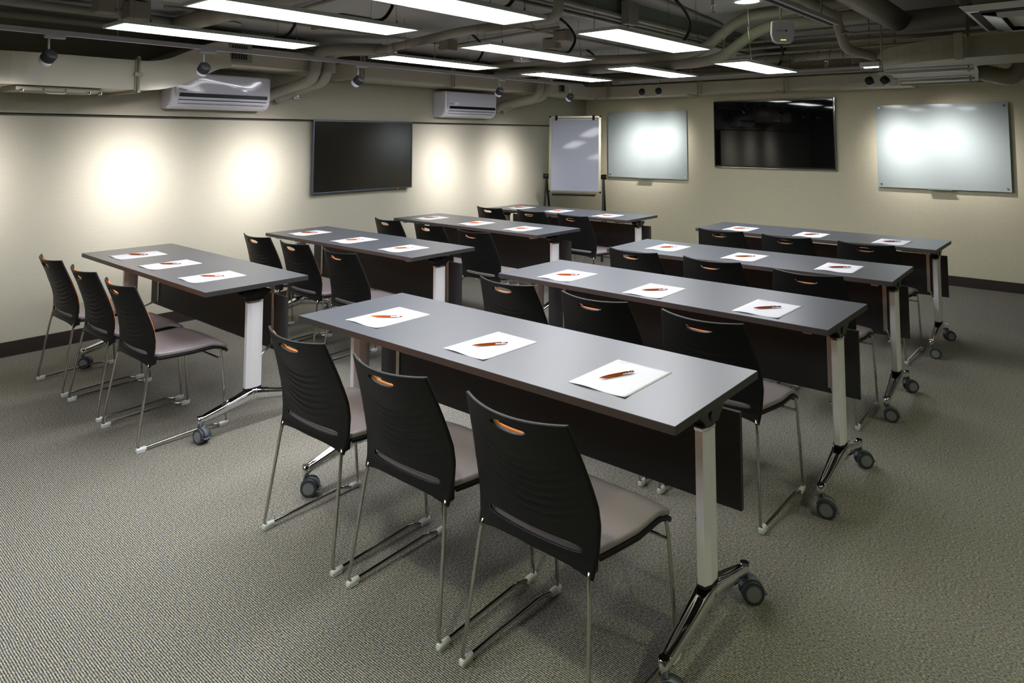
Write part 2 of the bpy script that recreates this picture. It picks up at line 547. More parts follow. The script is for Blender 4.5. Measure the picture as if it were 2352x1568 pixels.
def make_chair():
    root = thing('stacking_chair', 'chair', 'chair')
    me = chair_back()
    b = solidify(me, 0.009, 0.0, M_['black'], 'backrest', root)
    # orange upholstered front of the back
    bm = bmesh.new()
    NX, NZ = 24, 36
    g = []
    for j in range(NZ + 1):
        row = []
        for i in range(NX + 1):
            t = -1 + 2 * i / NX
            zt, zb = 0.771 - 0.008 * (1 - t * t), 0.466
            z = zb + (zt - zb) * j / NZ
            x = t * (interp(BW_T, z) - 0.009 - .016 * max(0, (z - .66) / .12))
            p = back_pt(x, z, False)
            edge = min(1 - abs(t), min(j, NZ - j) / NZ * 2)
            u, v = x / 0.066, (z - 0.7515) / 0.021
            row.append((bm.verts.new((p.x, p.y + 0.0085 + 0.008 * min(1, edge * 6) ** 0.5, p.z)), u * u + v * v < 1))
        g.append(row)
    for a in range(NZ):
        for c in range(NX):
            q = (g[a][c], g[a][c + 1], g[a + 1][c + 1], g[a + 1][c])
            if any(k[1] for k in q):
                continue
            f = bm.faces.new([k[0] for k in q]); f.smooth = True
    for v in [v for v in bm.verts if not v.link_faces]:
        bm.verts.remove(v)
    me2 = bpy.data.meshes.new('back_pad')
    bm.to_mesh(me2); bm.free()
    pad = solidify(me2, 0.008, 0.0, M_['orange'], 'back_pad', b)
    pad['label'] = 'orange fabric pad on the front of the backrest'
    rb = MB()
    rings = []
    for i in range(25):
        t = -1 + 2 * i / 24
        x = t * .196
        zb = .389 + .020 * (1 - abs(t) ** 3)
        zt = .4325
        y0 = back_pt(x, .42, False).y
        rings.append([(x, y0, zb), (x, y0 + .024, zb + .004), (x, y0 + .026, zt - .004), (x, y0 + .002, zt)])
    rb.loft(rings, smooth=False)
    rb.build('rear_crossbar', M_['black'], root)
    # seat: cushion over black pan
    def seat_z(x, y):
        t = (y + 0.17) / 0.41
        z = 0.448 - 0.012 * math.sin(PI * min(1, t * 1.25)) * (1 - (x / .22) ** 2) + 0.006 * t
        if y > 0.13:
            k = (y - 0.13) / 0.11
            z -= 0.048 * k * k
        z -= 0.010 * abs(x / .215) ** 4
        return z
    def seat_w(y):
        t = (y + 0.17) / 0.41
        w_ = 0.188 + 0.028 * min(1, t * 2.2)
        if t > 0.9:
            w_ -= 0.03 * ((t - .9) / .1) ** 2
        if t < 0.08:
            w_ -= 0.03 * ((.08 - t) / .08) ** 2
        return w_
    def seat_mesh(name, zoff, grow, thick, m):
        bmm = bmesh.new()
        NY, NX2 = 26, 20
        rows = []
        for j in range(NY + 1):
            y = -0.17 - grow * 0.3 + (0.41 + grow * 1.3) * j / NY
            yy = max(-0.17, min(0.24, y))
            row_ = []
            for t_ in [-1 + 2 * i / NX2 for i in range(NX2 + 1)]:
                x = t_ * (seat_w(yy) + grow)
                ymin = back_pt(x, .44, False).y + .010 - grow * .3      # rear edge follows the curve of the back
                yv = ymin + (0.24 + grow - ymin) * j / NY
                row_.append(bmm.verts.new((x, yv, seat_z(t_ * seat_w(yy), yv) + zoff)))
            rows.append(row_)
        for a in range(NY):
            for c in range(NX2):
                f = bmm.faces.new((rows[a][c], rows[a][c + 1], rows[a + 1][c + 1], rows[a + 1][c])); f.smooth = True
        me_ = bpy.data.meshes.new(name)
        bmm.to_mesh(me_); bmm.free()
        o = solidify(me_, thick, -1.0, m, name, root)
        bv = o.modifiers.new('round', 'BEVEL')
        bv.width = min(0.006, thick * 0.4); bv.segments = 3; bv.limit_method = 'ANGLE'; bv.angle_limit = 0.9
        return o
    seat_mesh('seat_pad', 0.0, 0.0, 0.020, M_['seat'])
    seat_mesh('seat_shell', -0.019, 0.005, 0.016, M_['black'])
    # chrome sled frame
    f = MB()
    for s in (-1, 1):
        path = [(s * .19, -.165, .402), (s * .196, -.174, .36), (s * .222, -.222, .0135), (s * .222, -.16, .016), (s * .222, .135, .027), (s * .222, .185, .0125), (s * .222, .224, .0125), (s * .216, .192, .36), (s * .212, .18, .419), (s * .20, .10, .418), (s * .185, -.15, .412)]
        f.tube(bez(path, [.03, .03, .01, .02, .02, .024, .04, .05, .06], 6), 0.0062, n=10)
    f.tube([(-.216, .19, .345), (.216, .19, .345)], 0.005, n=10)
    f.tube([(-.19, -.08, .413), (.19, -.08, .413)], 0.005, n=8)
    f.build('sled_frame', M_['steel'], root)
    for s in (-1, 1):
        for y0, y1 in ((-.225, -.180), (.186, .232)):
            gm = MB()
            gm.tube([(s * .222, y0, .0135), (s * .222, y0 + .006, .0135), (s * .222, y1, .0135)], 0.0105, n=12, rad=[.008, .0105, .0105])
            gm.box((s * .222, (y0 + y1) / 2, .0045), (.018, abs(y1 - y0) * .9, .009), bev=.003)
            gm.build('foot_glide', M_['glide'], root)
    return root

# ------------------------------------------------------------------ table
TL, TD, TH = 1.80, 0.585, 0.742
def make_table():
    root = thing('folding_table', 'table', 'table')
    t = MB()
    t.box((0, 0, TH - .0125), (TL, TD, .025), M_['edge'], bev=.0015)
    t.box((0, 0, TH - .0006), (TL - .003, TD - .003, .0014), M_['top'])
    t.build('tabletop', None, root)
    # long beam below the top and the two side rails
    MB().box((0, 0.02, .690), (1.66, .045, .030), bev=.003).build('crossbeam', M_['alu_rail'], root)
    for s in (-1, 1):
        r_ = MB()
        r_.box((s * .80, -.02, .7085), (.034, .46, .016), bev=.002)
        r_.build('side_rail', M_['alu_rail'], root)
        h = MB()       # tilting head: cylinder across the column with cheeks
        h.prism([(-.075, .7005), (-.085, .690), (-.052, .668), (-.042, .655), (.042, .655), (.052, .668), (.085, .690), (.075, .7005)], 'x', s * .847 - .026, s * .847 + .026)
        h.cyl((s * .847 - .031, 0, .682), (s * .847 + .031, 0, .682), .021)
        h.build('tilt_head', M_['black_gloss'], root)
        # release lever under the top
        MB().box((s * .70, -.10, .692), (.11, .024, .012), bev=.004).build('release_lever', M_['black'], root)
        c = MB()
        oct_ = [(-.022, -.020), (-.012, -.044), (.012, -.044), (.022, -.020), (.022, .020), (.012, .044), (-.012, .044), (-.022, .020)]
        c.prism([(s * .847 + a, b_) for a, b_ in oct_], 'z', .197, .640, M_['column'])
        ring = [(s * .847 + a * 1.10, b_ * 1.06) for a, b_ in oct_]
        c.prism(ring, 'z', .640, .649, M_['chrome'])
        c.prism(ring, 'z', .649, .656, M_['black'])
        c.prism(ring, 'z', .190, .198, M_['black'])
        leg = c.build('leg', None, root)
        # chrome foot: two arched arms with a channelled top
        f = MB()
        for sy in (-1, 1):
            rings = []
            N = 16
            for k in range(N + 1):
                u = k / N
                y = sy * (u * 0.275)
                zt = .190 - .072 * (u ** 1.25) - .006 * math.sin(PI * u)
                hgt = (.062 - .030 * u) if u > .12 else .058
                wd = .029 - .013 * u
                if u < .15:
                    wd = .029
                gr = .010 * math.sin(PI * min(1, max(0, (u - .06) / .9))) ** .6 if u > .06 else 0
                zb = zt - hgt
                X = s * .847
                prof = [(-wd * .55, zb), (-wd, zb + hgt * .45), (-wd * .95, zt - .006), (-wd * .70, zt), (-wd * .35, zt - gr * .8), (0, zt - gr), (wd * .35, zt - gr * .8), (wd * .70, zt), (wd * .95, zt - .006), (wd, zb + hgt * .45), (wd * .55, zb)]
                rings.append([(X + a, y, z) for a, z in prof])
            f.loft(rings)
            f.cyl((s * .847, sy * .275, .078), (s * .847, sy * .275, .122), .0145, n=20)
        f.cyl((s * .847, 0, .135), (s * .847, 0, .192), .030, n=20, r2=.028)
        foot = f.build('foot', M_['chrome'], root)
        for sy in (-1, 1):
            cx, cy = s * .847, sy * .275
            k = MB()
            ang = .46 + .25 * s * sy
            dx, dy = math.cos(ang), math.sin(ang)
            ax = Vector((-dy, dx, 0))
            C0 = Vector((cx, cy, 0.036)) + Vector((dx, dy, 0)) * .020
            k.cyl((cx, cy, .060), (cx, cy, .082), .010, M_['caster'], n=16)
            for q in (-1, 1):
                k.cyl(C0 + ax * q * .006, C0 + ax * q * .026, .0355, M_['tyre'], n=28)
                k.cyl(C0 + ax * q * .024, C0 + ax * q * .0275, .0265, M_['caster'], n=24)
                k.cyl(C0 + ax * q * .0275, C0 + ax * q * .0285, .023, M_['hub'], n=24)
            # hood over the wheels
            rings = []
            for j in range(13):
                a_ = math.radians(15 + 165 * j / 12)
                d_ = Vector((dx, dy, 0)) * math.cos(a_) * -1 + Vector((0, 0, 1)) * math.sin(a_)
                rings.append([C0 + d_ * rr + ax * q for rr, q in ((.031, -.006), (.039, -.012), (.039, .012), (.031, .006))])
            k.loft(rings, M_['caster'])
            pc = C0 + Vector((dx, dy, 0)) * .040 + Vector((0, 0, -.006))
            k.box(pc, (.016, .034, .006), M_['caster'], bev=.002, mtx=Matrix.Rotation(math.atan2(dy, dx), 4, 'Z'))
            k.build('caster', None, foot)
        MB().cyl((s * .847 - s * .045, .018, .345), (s * .847 - s * .018, .018, .345), .006, n=12).build('stop_bolt', M_['chrome'], root)
    p = MB().box((0, .168, .492), (1.78, .018, .302), bev=.001).build('modesty_panel', M_['panel'], root)
    for s in (-1, 1):
        st = MB()
        st.box((s * .765, .156, .53), (.022, .005, .33), bev=.001)
        for z in (.40, .48, .56, .64):
            st.cyl((s * .765, .1535, z), (s * .765, .151, z), .004, n=10)
        st.box((s * .765, .148, .675), (.018, .020, .045))
        st.build('hinge_strip', M_['alu_rail'], p)
        MB().tube([(s * .825, .035, .325), (s * .775, .147, .372)], .007, n=8).build('panel_stay', M_['alu'], root)
    return root

# ------------------------------------------------------------------ tables, chairs, papers, pens
TABLES = {
    'R1': (4.057, 2.267, .006), 'R2': (4.084, 3.530, -.006), 'R3': (4.050, 4.722, .02), 'R4': (4.034, 6.124, -.005),
    'L1': (1.514, 2.211, -.008), 'L2': (1.524, 3.544, 0.0), 'L3': (1.489, 4.893, -.015), 'L4': (1.498, 6.205, .01)}
TNAME = {'R1': 'nearest right-hand table', 'R2': 'second right-hand table from the camera', 'R3': 'third right-hand table from the camera', 'R4': 'farthest right-hand table',
         'L1': 'nearest left-hand table', 'L2': 'second left-hand table from the camera', 'L3': 'third left-hand table from the camera', 'L4': 'farthest left-hand table'}
CH = {
    'R1': [(3.545, 1.955), (4.082, 1.958), (4.625, 1.955)],
    'R2': [(3.500, 3.195), (4.035, 3.195), (4.580, 3.185)],
    'R3': [(3.485, 4.470), (4.018, 4.480), (4.590, 4.435)],
    'R4': [(3.480, 5.800), (4.010, 5.790), (4.560, 5.790)],
    'L1': [(0.935, 1.900), (1.485, 1.905), (2.035, 1.895)],
    'L2': [(0.985, 3.215), (1.505, 3.210), (2.060, 3.200)],
    'L3': [(0.905, 4.525), (1.465, 4.510), (2.045, 4.460)],
    'L4': [(0.875, 5.915), (1.430, 5.925), (1.980, 5.885)]}
CR = {'R1': [0.01, 0.0, -.02], 'R2': [-.01, 0, -.03], 'R3': [-.03, 0, .01], 'R4': [.02, -.02, -.03], 'L1': [0.01, 0, .005], 'L2': [.02, -.01, -.02], 'L3': [-.04, -.02, -.03], 'L4': [-.04, -.03, -.05]}
PP = {
    'R1': [(3.480, 2.205, 0), (4.090, 2.196, -.03), (4.644, 2.214, 0)],
    'R2': [(3.527, 3.444, 0), (4.092, 3.418, .02), (4.664, 3.426, -.02)],
    'R3': [(3.476, 4.711, .01), (4.041, 4.690, 0), (4.621, 4.690, .02)],
    'R4': [(3.455, 6.035, 0), (4.032, 6.044, .01), (4.612, 6.040, -.02)],
    'L1': [(0.985, 2.140, -.05), (1.492, 2.130, .01), (2.049, 2.121, -.03)],
    'L2': [(0.898, 3.480, .03), (1.508, 3.476, 0), (2.092, 3.463, -.02)],
    'L3': [(0.860, 4.850, 0), (1.482, 4.832, .02), (2.043, 4.820, 0)],
    'L4': [(0.878, 6.170, 0), (1.410, 6.165, 0), (2.047, 6.137, .02)]}
CHAIR_WORD = ('leftmost', 'middle', 'rightmost')

proto_t = make_table()
proto_c = make_chair()

def make_paper():
    root = thing('paper_sheet', 'paper', 'paper')
    bm = bmesh.new()
    NX, NY = 14, 18
    rows = []
    for j in range(NY + 1):
        y = -.1475 + .295 * j / NY
        row = []
        for i in range(NX + 1):
            x = -.105 + .21 * i / NX
            u = i / NX
            lift = max(0, 1 - (y + .1475) / .05) ** 2 * .0035 * (math.sin(PI * u * 1.3 + .3) ** 2)
            row.append(bm.verts.new((x, y, .0008 + lift)))
        rows.append(row)
    for a in range(NY):
        for c in range(NX):
            f = bm.faces.new((rows[a][c], rows[a][c + 1], rows[a + 1][c + 1], rows[a + 1][c])); f.smooth = True
    me = bpy.data.meshes.new('sheet')
    bm.to_mesh(me); bm.free()
    solidify(me, .0007, -1.0, M_['paper'], 'sheet', root)
    text_obj('printed_heading', 'CAMLUX', .012, M_['ink'], root, Matrix.Translation((-.098, .126, .0009)), depth=.00003)
    text_obj('printed_heading', 'HOTEL', .006, M_['ink'], root, Matrix.Translation((-.080, .117, .0009)), depth=.00003)
    return root

def make_pen():
    root = thing('ballpoint_pen', 'pen', 'pen')
    r = .0048
    MB().lathe([(.0008, -.070), (.0016, -.066), (.0036, -.054), (r, -.040), (.0052, -.010), (r, .040), (.0044, .044)], (0, 0, r), (1, 0, 0), n=16).build('barrel', M_['pen'], root)
    k = MB()
    k.lathe([(.0046, .044), (.0046, .054), (.0034, .057)], (0, 0, r), (1, 0, 0), n=16)
    k.box((.038, -.0058, r), (.040, .0014, .0034), bev=.0004)
    k.box((.055, -.0045, r), (.006, .004, .0034), bev=.0004)
    k.build('clip', M_['chrome'], root)
    MB().lathe([(.0030, .057), (.0030, .0655), (.0020, .067)], (0, 0, r), (1, 0, 0), n=12).build('push_button', M_['pen'], root)
    return root
proto_p = make_paper()
proto_n = make_pen()

first = True
for key, (tx, ty, tr) in TABLES.items():
    t = proto_t if first else copy_tree(proto_t)
    t.location = (tx, ty, 0); t.rotation_euler = (0, 0, tr)
    tag(t, 'dark grey folding table on casters, the ' + TNAME[key], 'table', 'folding tables')
    for i in range(3):
        c = proto_c if first and i == 0 else copy_tree(proto_c)
        x, y = CH[key][i]
        c.location = (x, y, 0); c.rotation_euler = (0, 0, CR[key][i])
        tag(c, 'black plastic-backed sled chair, %s at the %s' % (CHAIR_WORD[i], TNAME[key]), 'chair', 'stacking chairs at the tables')
        p = proto_p if first and i == 0 else copy_tree(proto_p)
        px, py, pr = PP[key][i]
        p.location = (px, py, TH); p.rotation_euler = (0, 0, pr)
        tag(p, 'white note paper, %s on the %s' % (CHAIR_WORD[i], TNAME[key]), 'paper', 'note papers on the tables')
        n = proto_n if first and i == 0 else copy_tree(proto_n)
        ang = {('R1', 0): .66, ('R1', 1): .97, ('R1', 2): 1.2, ('L1', 0): .62, ('L1', 1): .68, ('L1', 2): .72}.get((key, i), .80 + .12 * math.sin(i * 2.1 + ty * 3))
        off = {('R1', 2): (-.015, 0), ('R1', 0): (0, -.01), ('R1', 1): (0, -.005)}.get((key, i), (0, 0))
        n.location = (px + off[0], py + off[1], TH + .0016); n.rotation_euler = (0, 0, ang)
        tag(n, 'copper-orange pen on the %s paper of the %s' % (CHAIR_WORD[i], TNAME[key]), 'pen', 'pens on the papers')
    first = False

# ------------------------------------------------------------------ wall screens and boards
tv = thing('wall_television', 'black flat screen with thin steel frame mounted on the left wall', 'television', (0, 4.667, 1.3305))
yw, zh = 1.246, .711
f = MB()
f.box((.030, 0, 0), (.030, yw - .10, zh - .12), bev=.004)
f.build('mount', M_['black'], tv)
f = MB()
for sy in (-1, 1):
    f.box((.056, sy * (yw / 2 - .006), 0), (.022, .012, zh), bev=.002)
    f.box((.056, 0, sy * (zh / 2 - .006)), (.022, yw - .02, .012), bev=.002)
f.build('frame', M_['tvframe'], tv)
MB().box((.054, 0, 0), (.016, yw - .022, zh - .022)).build('screen', M_['screen'], tv)
MB().box((.058, yw / 2 - .19, -zh / 2 - .004), (.010, .012, .010), bev=.002).build('standby_light', M_['led'], tv)

tv2 = thing('wall_television', 'glossy black flat screen on the back wall between two glass boards', 'television', (2.765, YW, 1.564))
xw, zh = 1.464, .834
MB().box((0, -.014, 0), (xw - .3, .028, zh - .25)).build('mount', M_['black'], tv2)
MB().box((0, -.034, 0), (xw, .026, zh), bev=.003).build('bezel', M_['black_gloss'], tv2)
MB().box((0, -.048, .004), (xw - .03, .003, zh - .045)).build('screen', M_['screen_gloss'], tv2)
f = MB(); f.box((0, -.040, -zh / 2 + .004), (xw + .002, .024, .008), bev=.002); f.box((0, -.046, -zh / 2 + .001), (.07, .012, .012), bev=.003)
f.box((xw / 2, -.038, 0), (.003, .022, zh)).build('chrome_trim', M_['chrome'], tv2)

def glass_board(x0, x1, z0, z1, label):
    cx, cz = (x0 + x1) / 2, (z0 + z1) / 2
    b = thing('glass_whiteboard', label, 'whiteboard', (cx, YW, cz), 0, 'glass boards on the back wall')
    W_, H_ = x1 - x0, z1 - z0
    g = MB()
    g.box((0, -.030, 0), (W_, .008, H_), M_['glass_edge'], bev=.001)
    g.box((0, -.0345, 0), (W_ - .004, .0014, H_ - .004), M_['glass_board'])
    g.build('glass_panel', None, b)
    for sx in (-1, 1):
        for sz in (-1, 1):
            MB().cyl((sx * (W_ / 2 - .035), 0, sz * (H_ / 2 - .035)), (sx * (W_ / 2 - .035), -.041, sz * (H_ / 2 - .035)), .010, n=20).build('standoff', M_['chrome'], b)
    t = MB()
    t.box((-.01, -.045, -H_ / 2 - .002), (.22, .040, .004), bev=.001)
    t.box((-.01, -.064, -H_ / 2 + .006), (.22, .003, .014), bev=.001)
    t.build('pen_tray', M_['glass_edge'], b)
    return b
glass_board(.420, 1.648, .966, 1.880, 'pale frosted glass board on the back wall beside the flip chart')
glass_board(3.925, 5.128, .981, 1.877, 'pale frosted glass board at the right end of the back wall')

# ------------------------------------------------------------------ flip chart
fx = thing('flip_chart_easel', 'white flip chart easel on black legs in the corner', 'easel', (.64, 7.52, 0), math.atan2(.27, .60))
W_, z0, z1 = .68, .815, 1.80
tilt = .07
def tl(y, z):          # board leans back with height
    return (y + (z - z0) * tilt)
b = MB()
b.loft([[(-W_ / 2 + .02, tl(.0, z0 + .02), z0 + .02), (W_ / 2 - .02, tl(.0, z0 + .02), z0 + .02), (W_ / 2 - .02, tl(.018, z0 + .02), z0 + .02), (-W_ / 2 + .02, tl(.018, z0 + .02), z0 + .02)],
        [(-W_ / 2 + .02, tl(.0, z1 - .02), z1 - .02), (W_ / 2 - .02, tl(.0, z1 - .02), z1 - .02), (W_ / 2 - .02, tl(.018, z1 - .02), z1 - .02), (-W_ / 2 + .02, tl(.018, z1 - .02), z1 - .02)]], smooth=False)
b.build('board', M_['whiteboard'], fx)
def bar(mb, p, q, wx, wy):
    p, q = Vector(p), Vector(q)
    mb.loft([[p + Vector((-wx, -wy, 0)), p + Vector((wx, -wy, 0)), p + Vector((wx, wy, 0)), p + Vector((-wx, wy, 0))],
             [q + Vector((-wx, -wy, 0)), q + Vector((wx, -wy, 0)), q + Vector((wx, wy, 0)), q + Vector((-wx, wy, 0))]], smooth=False)
b = MB()
for s in (-1, 1):
    bar(b, (s * (W_ / 2 - .014), tl(.006, z0), z0), (s * (W_ / 2 - .014), tl(.006, z1), z1), .014, .014)
for z in (z0 + .012, z1 - .012):
    b.box((0, tl(.006, z), z), (W_ - .02, .028, .026), bev=.003)
b.build('frame', M_['boardframe'], fx)
for s in (-1, 1):
    for z in (z0 + .012, z1 - .010):
        MB().box((s * (W_ / 2 - .010), tl(.006, z), z), (.026, .032, .026), bev=.006).build('corner_cap', M_['black'], fx)
b = MB()
b.box((0, tl(-.010, z1 - .045), z1 - .045), (W_ - .10, .012, .020), bev=.003)
b.build('paper_clamp', M_['alu_rail'], fx)
for s in (-1, 1):
    MB().box((s * .245, tl(-.014, z1 - .03), z1 - .025), (.030, .030, .064), bev=.005).build('clamp_hook', M_['black'], fx)
    MB().cyl((s * (W_ / 2 + .005), .02, 1.02), (s * (W_ / 2 + .07), .02, 1.02), .030, n=24, r2=.034).build('hinge_knob', M_['black'], fx)
    lg = MB(); bar(lg, (s * (W_ / 2 + .032), .02, 1.02), (s * (W_ / 2 + .045), -.22, 0), .012, .012); lg.build('leg', M_['black'], fx)
    lg = MB(); bar(lg, (s * (W_ / 2 + .032), .02, 1.02), (s * (W_ / 2 + .02), .34, 0), .012, .012); lg.build('leg', M_['black'], fx)
MB().box((0, -.045, z0 - .022), (W_ - .13, .10, .022), bev=.004).build('pen_tray', M_['black'], fx)

# ------------------------------------------------------------------ wall air conditioners
def aircon(y0, label):
    L = .86
    a = thing('air_conditioner', label, 'air conditioner', (0, y0, 1.75), 0, 'split air conditioners on the left wall')
    prof = [(.022, .0), (.125, .0), (.175, .018), (.205, .050), (.216, .090), (.220, .20), (.218, .275), (.205, .292), (.022, .292)]
    b = MB()
    rings = []
    for k, (yy, sc) in enumerate([(0, .90), (.006, .975), (.018, 1), (L - .018, 1), (L - .006, .975), (L, .90)]):
        rings.append([(x if x < .03 else .022 + (x - .022) * sc, yy, .146 + (z - .146) * (.94 + .06 * (sc - .9) / .1)) for x, z in prof])
    b.loft(rings, smooth=False)
    b.build('casing', M_['white'], a)
    fr = MB()
    N = 8
    rings = []
    for z, x in [(.105, .2195), (.15, .2215), (.20, .2225), (.25, .2225), (.282, .2205)]:
        rings.append([(x + .003 - .0016 * math.sin(9 * t_ + z * 30), .03 + (L - .05) * t_, z) for t_ in [i / 24 for i in range(25)]])
    fr.loft(rings, caps=False, closed=False, smooth=True)
    fr.build('front_cover', M_['acwhite'], a)
    MB().box((.2225, L / 2 + .012, .112), (.016, L - .10, .030), bev=.002).build('display_strip', M_['smoke'], a)
    v = MB()
    v.box((.2165, L / 2 + .01, .085), (.010, L - .10, .006), bev=.001)
    v.box((.2100, L / 2 + .01, .062), (.012, L - .09, .010), bev=.001)
    v.build('louver', M_['white'], a)
    v = MB(); v.box((.2135, L / 2 + .01, .0715), (.006, L - .10, .006)); v.box((.196, L / 2, .0415), (.010, L - .12, .003)); v.build('outlet_gap', M_['slot'], a)
    mt = Matrix.Translation((.2262, .055, .147)) @ Matrix(((0, 0, 1, 0), (1, 0, 0, 0), (0, 1, 0, 0), (0, 0, 0, 1)))
    text_obj('lettering', 'McQuay', .019, M_['slot'], a, mt, depth=.0006)
    return a
aircon(2.64, 'white wall air conditioner with glossy front beside the large bent duct')
aircon(5.64, 'white wall air conditioner above and between the left screen and the flip chart')

# ------------------------------------------------------------------ hanging light panels
ZP = 2.122
def make_panel():
    L, Wd = 1.20, .30
    p = thing('panel_light', 'panel', 'light')
    f = MB()
    f.box((0, 0, .012), (Wd, L, .012), bev=.001)
    for s in (-1, 1):
        f.box((s * (Wd / 2 - .007), 0, .004), (.014, L, .010), bev=.001)
        f.box((0, s * (L / 2 - .007), .004), (Wd, .014, .010), bev=.001)
    f.build('frame', M_['lampframe'], p)
    MB().box((0, 0, .003), (Wd - .028, L - .028, .004)).build('diffuser', M_['diffuser'], p)
    d = MB(); d.box((.02, .24, .034), (.05, .20, .032), bev=.002); d.build('driver_box', M_['box'], p)
    return p
PANELS = [
    (1.79, 2.25, 'panel light nearest the left wall in the nearest row of light panels'),
    (2.79, 2.25, 'middle panel light of the nearest row of light panels'),
    (3.57, 2.42, 'right panel light of the nearest row, cut by the top of the picture'),
    (1.73, 4.12, 'panel light nearest the left wall in the second row of light panels'),
    (2.71, 4.12, 'middle panel light of the second row of light panels'),
    (3.68, 4.12, 'large panel light hanging in front of the dark green-grey beam'),
    (1.76, 5.88, 'panel light nearest the left wall in the farthest row of light panels'),
    (2.68, 5.97, 'middle panel light of the farthest row, above the first pair of back spotlights'),
    (3.58, 6.18, 'right panel light of the farthest row, below the wireless access point'),
    (2.79, .38, 'middle panel light overhead, in the row behind the nearest one'),
    (3.70, .38, 'right panel light overhead, in the row behind the nearest one'),
]
pp = make_panel()
for i, (x, y, lab) in enumerate(PANELS):
    p = pp if i == 0 else copy_tree(pp)
    p.location = (x, y, ZP)
    tag(p, 'white glowing ' + lab, 'light', 'hanging light panels')
    zc = (ZL if x < XB else ZH) - ZP
    for sx in (-1, 1):
        for sy in (-1, 1):
            k = MB()
            k.cyl((sx * .12, sy * .45, .018), (sx * .12 * .8, sy * .45, zc), .0011, n=6)
            k.cyl((sx * .12, sy * .45, .016), (sx * .12, sy * .45, .040), .004, n=8)
            k.build('suspension_wire', M_['wire'], p)
    k = MB()
    zt = min(zc, .30)
    k.tube(bez([(.02, .34, .036), (.02, .44, .05), (.05, .50, zt * .55), (.06, .38, zt * .85), (.08, .20, zt)], .1, 6), .010, n=8)
    k.build('flex_conduit', M_['cable'], p)

# ------------------------------------------------------------------ track and spotlights
tr = MB()
tr.box((1.16, 3.2, 2.135), (.034, 7.55, .030), bev=.002)
o = tr.build('lighting_track', M_['track'])
tag(o, 'long pale grey lighting track along the left wall carrying five spotlights', 'track')
tr = MB()
tr.box((2.85, 7.9, 2.238), (3.5, .034, .024), bev=.002)
o = tr.build('lighting_track', M_['track'])
tag(o, 'pale grey lighting track in front of the back wall', 'track')
for (a0, a1) in (((1.16, 1.9), 1), ((1.16, 4.6), 1), ((1.16, 6.4), 1), ((2.1, 7.9), 1), ((3.9, 7.9), 1)):
    zt = ZL if a0[0] < XB else ZH
    o = MB().cyl((a0[0], a0[1], 2.15 if a0[1] < 7 else 2.248), (a0[0], a0[1], zt), .004, n=8).build('track_hanger', M_['bracket'])
    tag(o, 'thin rod holding a lighting track to the ceiling', 'rod', 'track hanger rods')

def spot(x, y, z, tgt, zt, lab, along='y', watts=1.0, size=80):
    p = thing('track_spotlight', lab, 'spotlight', (x, y, z), 0, 'track spotlights')
    d = (Vector(tgt) - Vector((x, y, z))).normalized()
    k = MB()
    dims = (.032, .105, .022) if along == 'y' else (.105, .032, .022)
    ofs = (0, .03, zt - z - .010) if along == 'y' else (-.03, 0, zt - z - .010)
    k.box(ofs, dims, bev=.002)
    k.build('track_adapter', M_['track'], p)

    MB().cyl((0, 0, .02), (0, 0, zt - z - .02), .006, n=10).build('stem', M_['track'], p)
    h = MB()
    h.lathe([(.004, -.040), (.030, -.040), (.036, -.033), (.036, .014), (.032, .021)], (0, 0, 0), d, M_['spotblack'], n=28)
    q = d.to_track_quat('Z', 'Y').to_matrix()
    for j in range(22):
        a_ = 2 * PI * j / 22
        c_ = q @ Vector((math.cos(a_) * .0365, math.sin(a_) * .0365, -.008))
        h.box(c_, (.0045, .002, .048), M_['spotblack'], mtx=(q @ Matrix.Rotation(a_, 3, 'Z')).to_4x4())
    h.build('heat_sink', None, p)
    MB().lathe([(.032, .018), (.036, .021), (.036, .040), (.031, .047), (.028, .047), (.026, .040)], (0, 0, 0), d, None, n=28).build('front_ring', M_['spotwhite'], p)
    MB().lathe([(.001, .040), (.026, .041)], (0, 0, 0), d, None, n=20).build('lens', M_['lens'], p)
    ld = bpy.data.lights.new('spot_beam', 'SPOT')
    ld.energy = SPOT_W * watts
    ld.spot_size = math.radians(size)
    ld.spot_blend = 0.6
    ld.use_nodes = True                       # reflector: bright centre, soft skirt
    nt = ld.node_tree
    em = next(n_ for n_ in nt.nodes if n_.type == 'EMISSION')
    tc = nt.nodes.new('ShaderNodeTexCoord')
    sx_ = nt.nodes.new('ShaderNodeSeparateXYZ')
    ab = nt.nodes.new('ShaderNodeMath'); ab.operation = 'ABSOLUTE'
    pw = nt.nodes.new('ShaderNodeMath'); pw.operation = 'POWER'; pw.inputs[1].default_value = 24.0
    nt.links.new(tc.outputs['Normal'], sx_.inputs[0])
    nt.links.new(sx_.outputs['Z'], ab.inputs[0])
    nt.links.new(ab.outputs[0], pw.inputs[0])
    nt.links.new(pw.outputs[0], em.inputs['Strength'])
    ld.shadow_soft_size = 0.02
    ld.color = (1.0, 0.92, 0.955)
    lo = bpy.data.objects.new('spot_beam', ld)
    COL.objects.link(lo)
    lo.parent = p
    lo.location = d * .052
    lo.rotation_euler = (-d).to_track_quat('Z', 'Y').to_euler()
    return p
XT = 1.16
LT = 2.120
for y, ty, tz, lab in [(1.53, 1.22, 1.08, 'nearest the camera, in front of the big bent duct'), (2.45, 2.41, 1.10, 'in front of the glossy air conditioner'), (3.74, 3.42, 1.08, 'above the left television'),
                       (5.50, 5.82, 1.03, 'beside the farther air conditioner'), (6.72, 6.84, 1.00, 'at the far end of the left track')]:
    spot(XT, y, 1.985, (0, ty, tz), LT, 'black and white track spotlight ' + lab, watts=1.0)
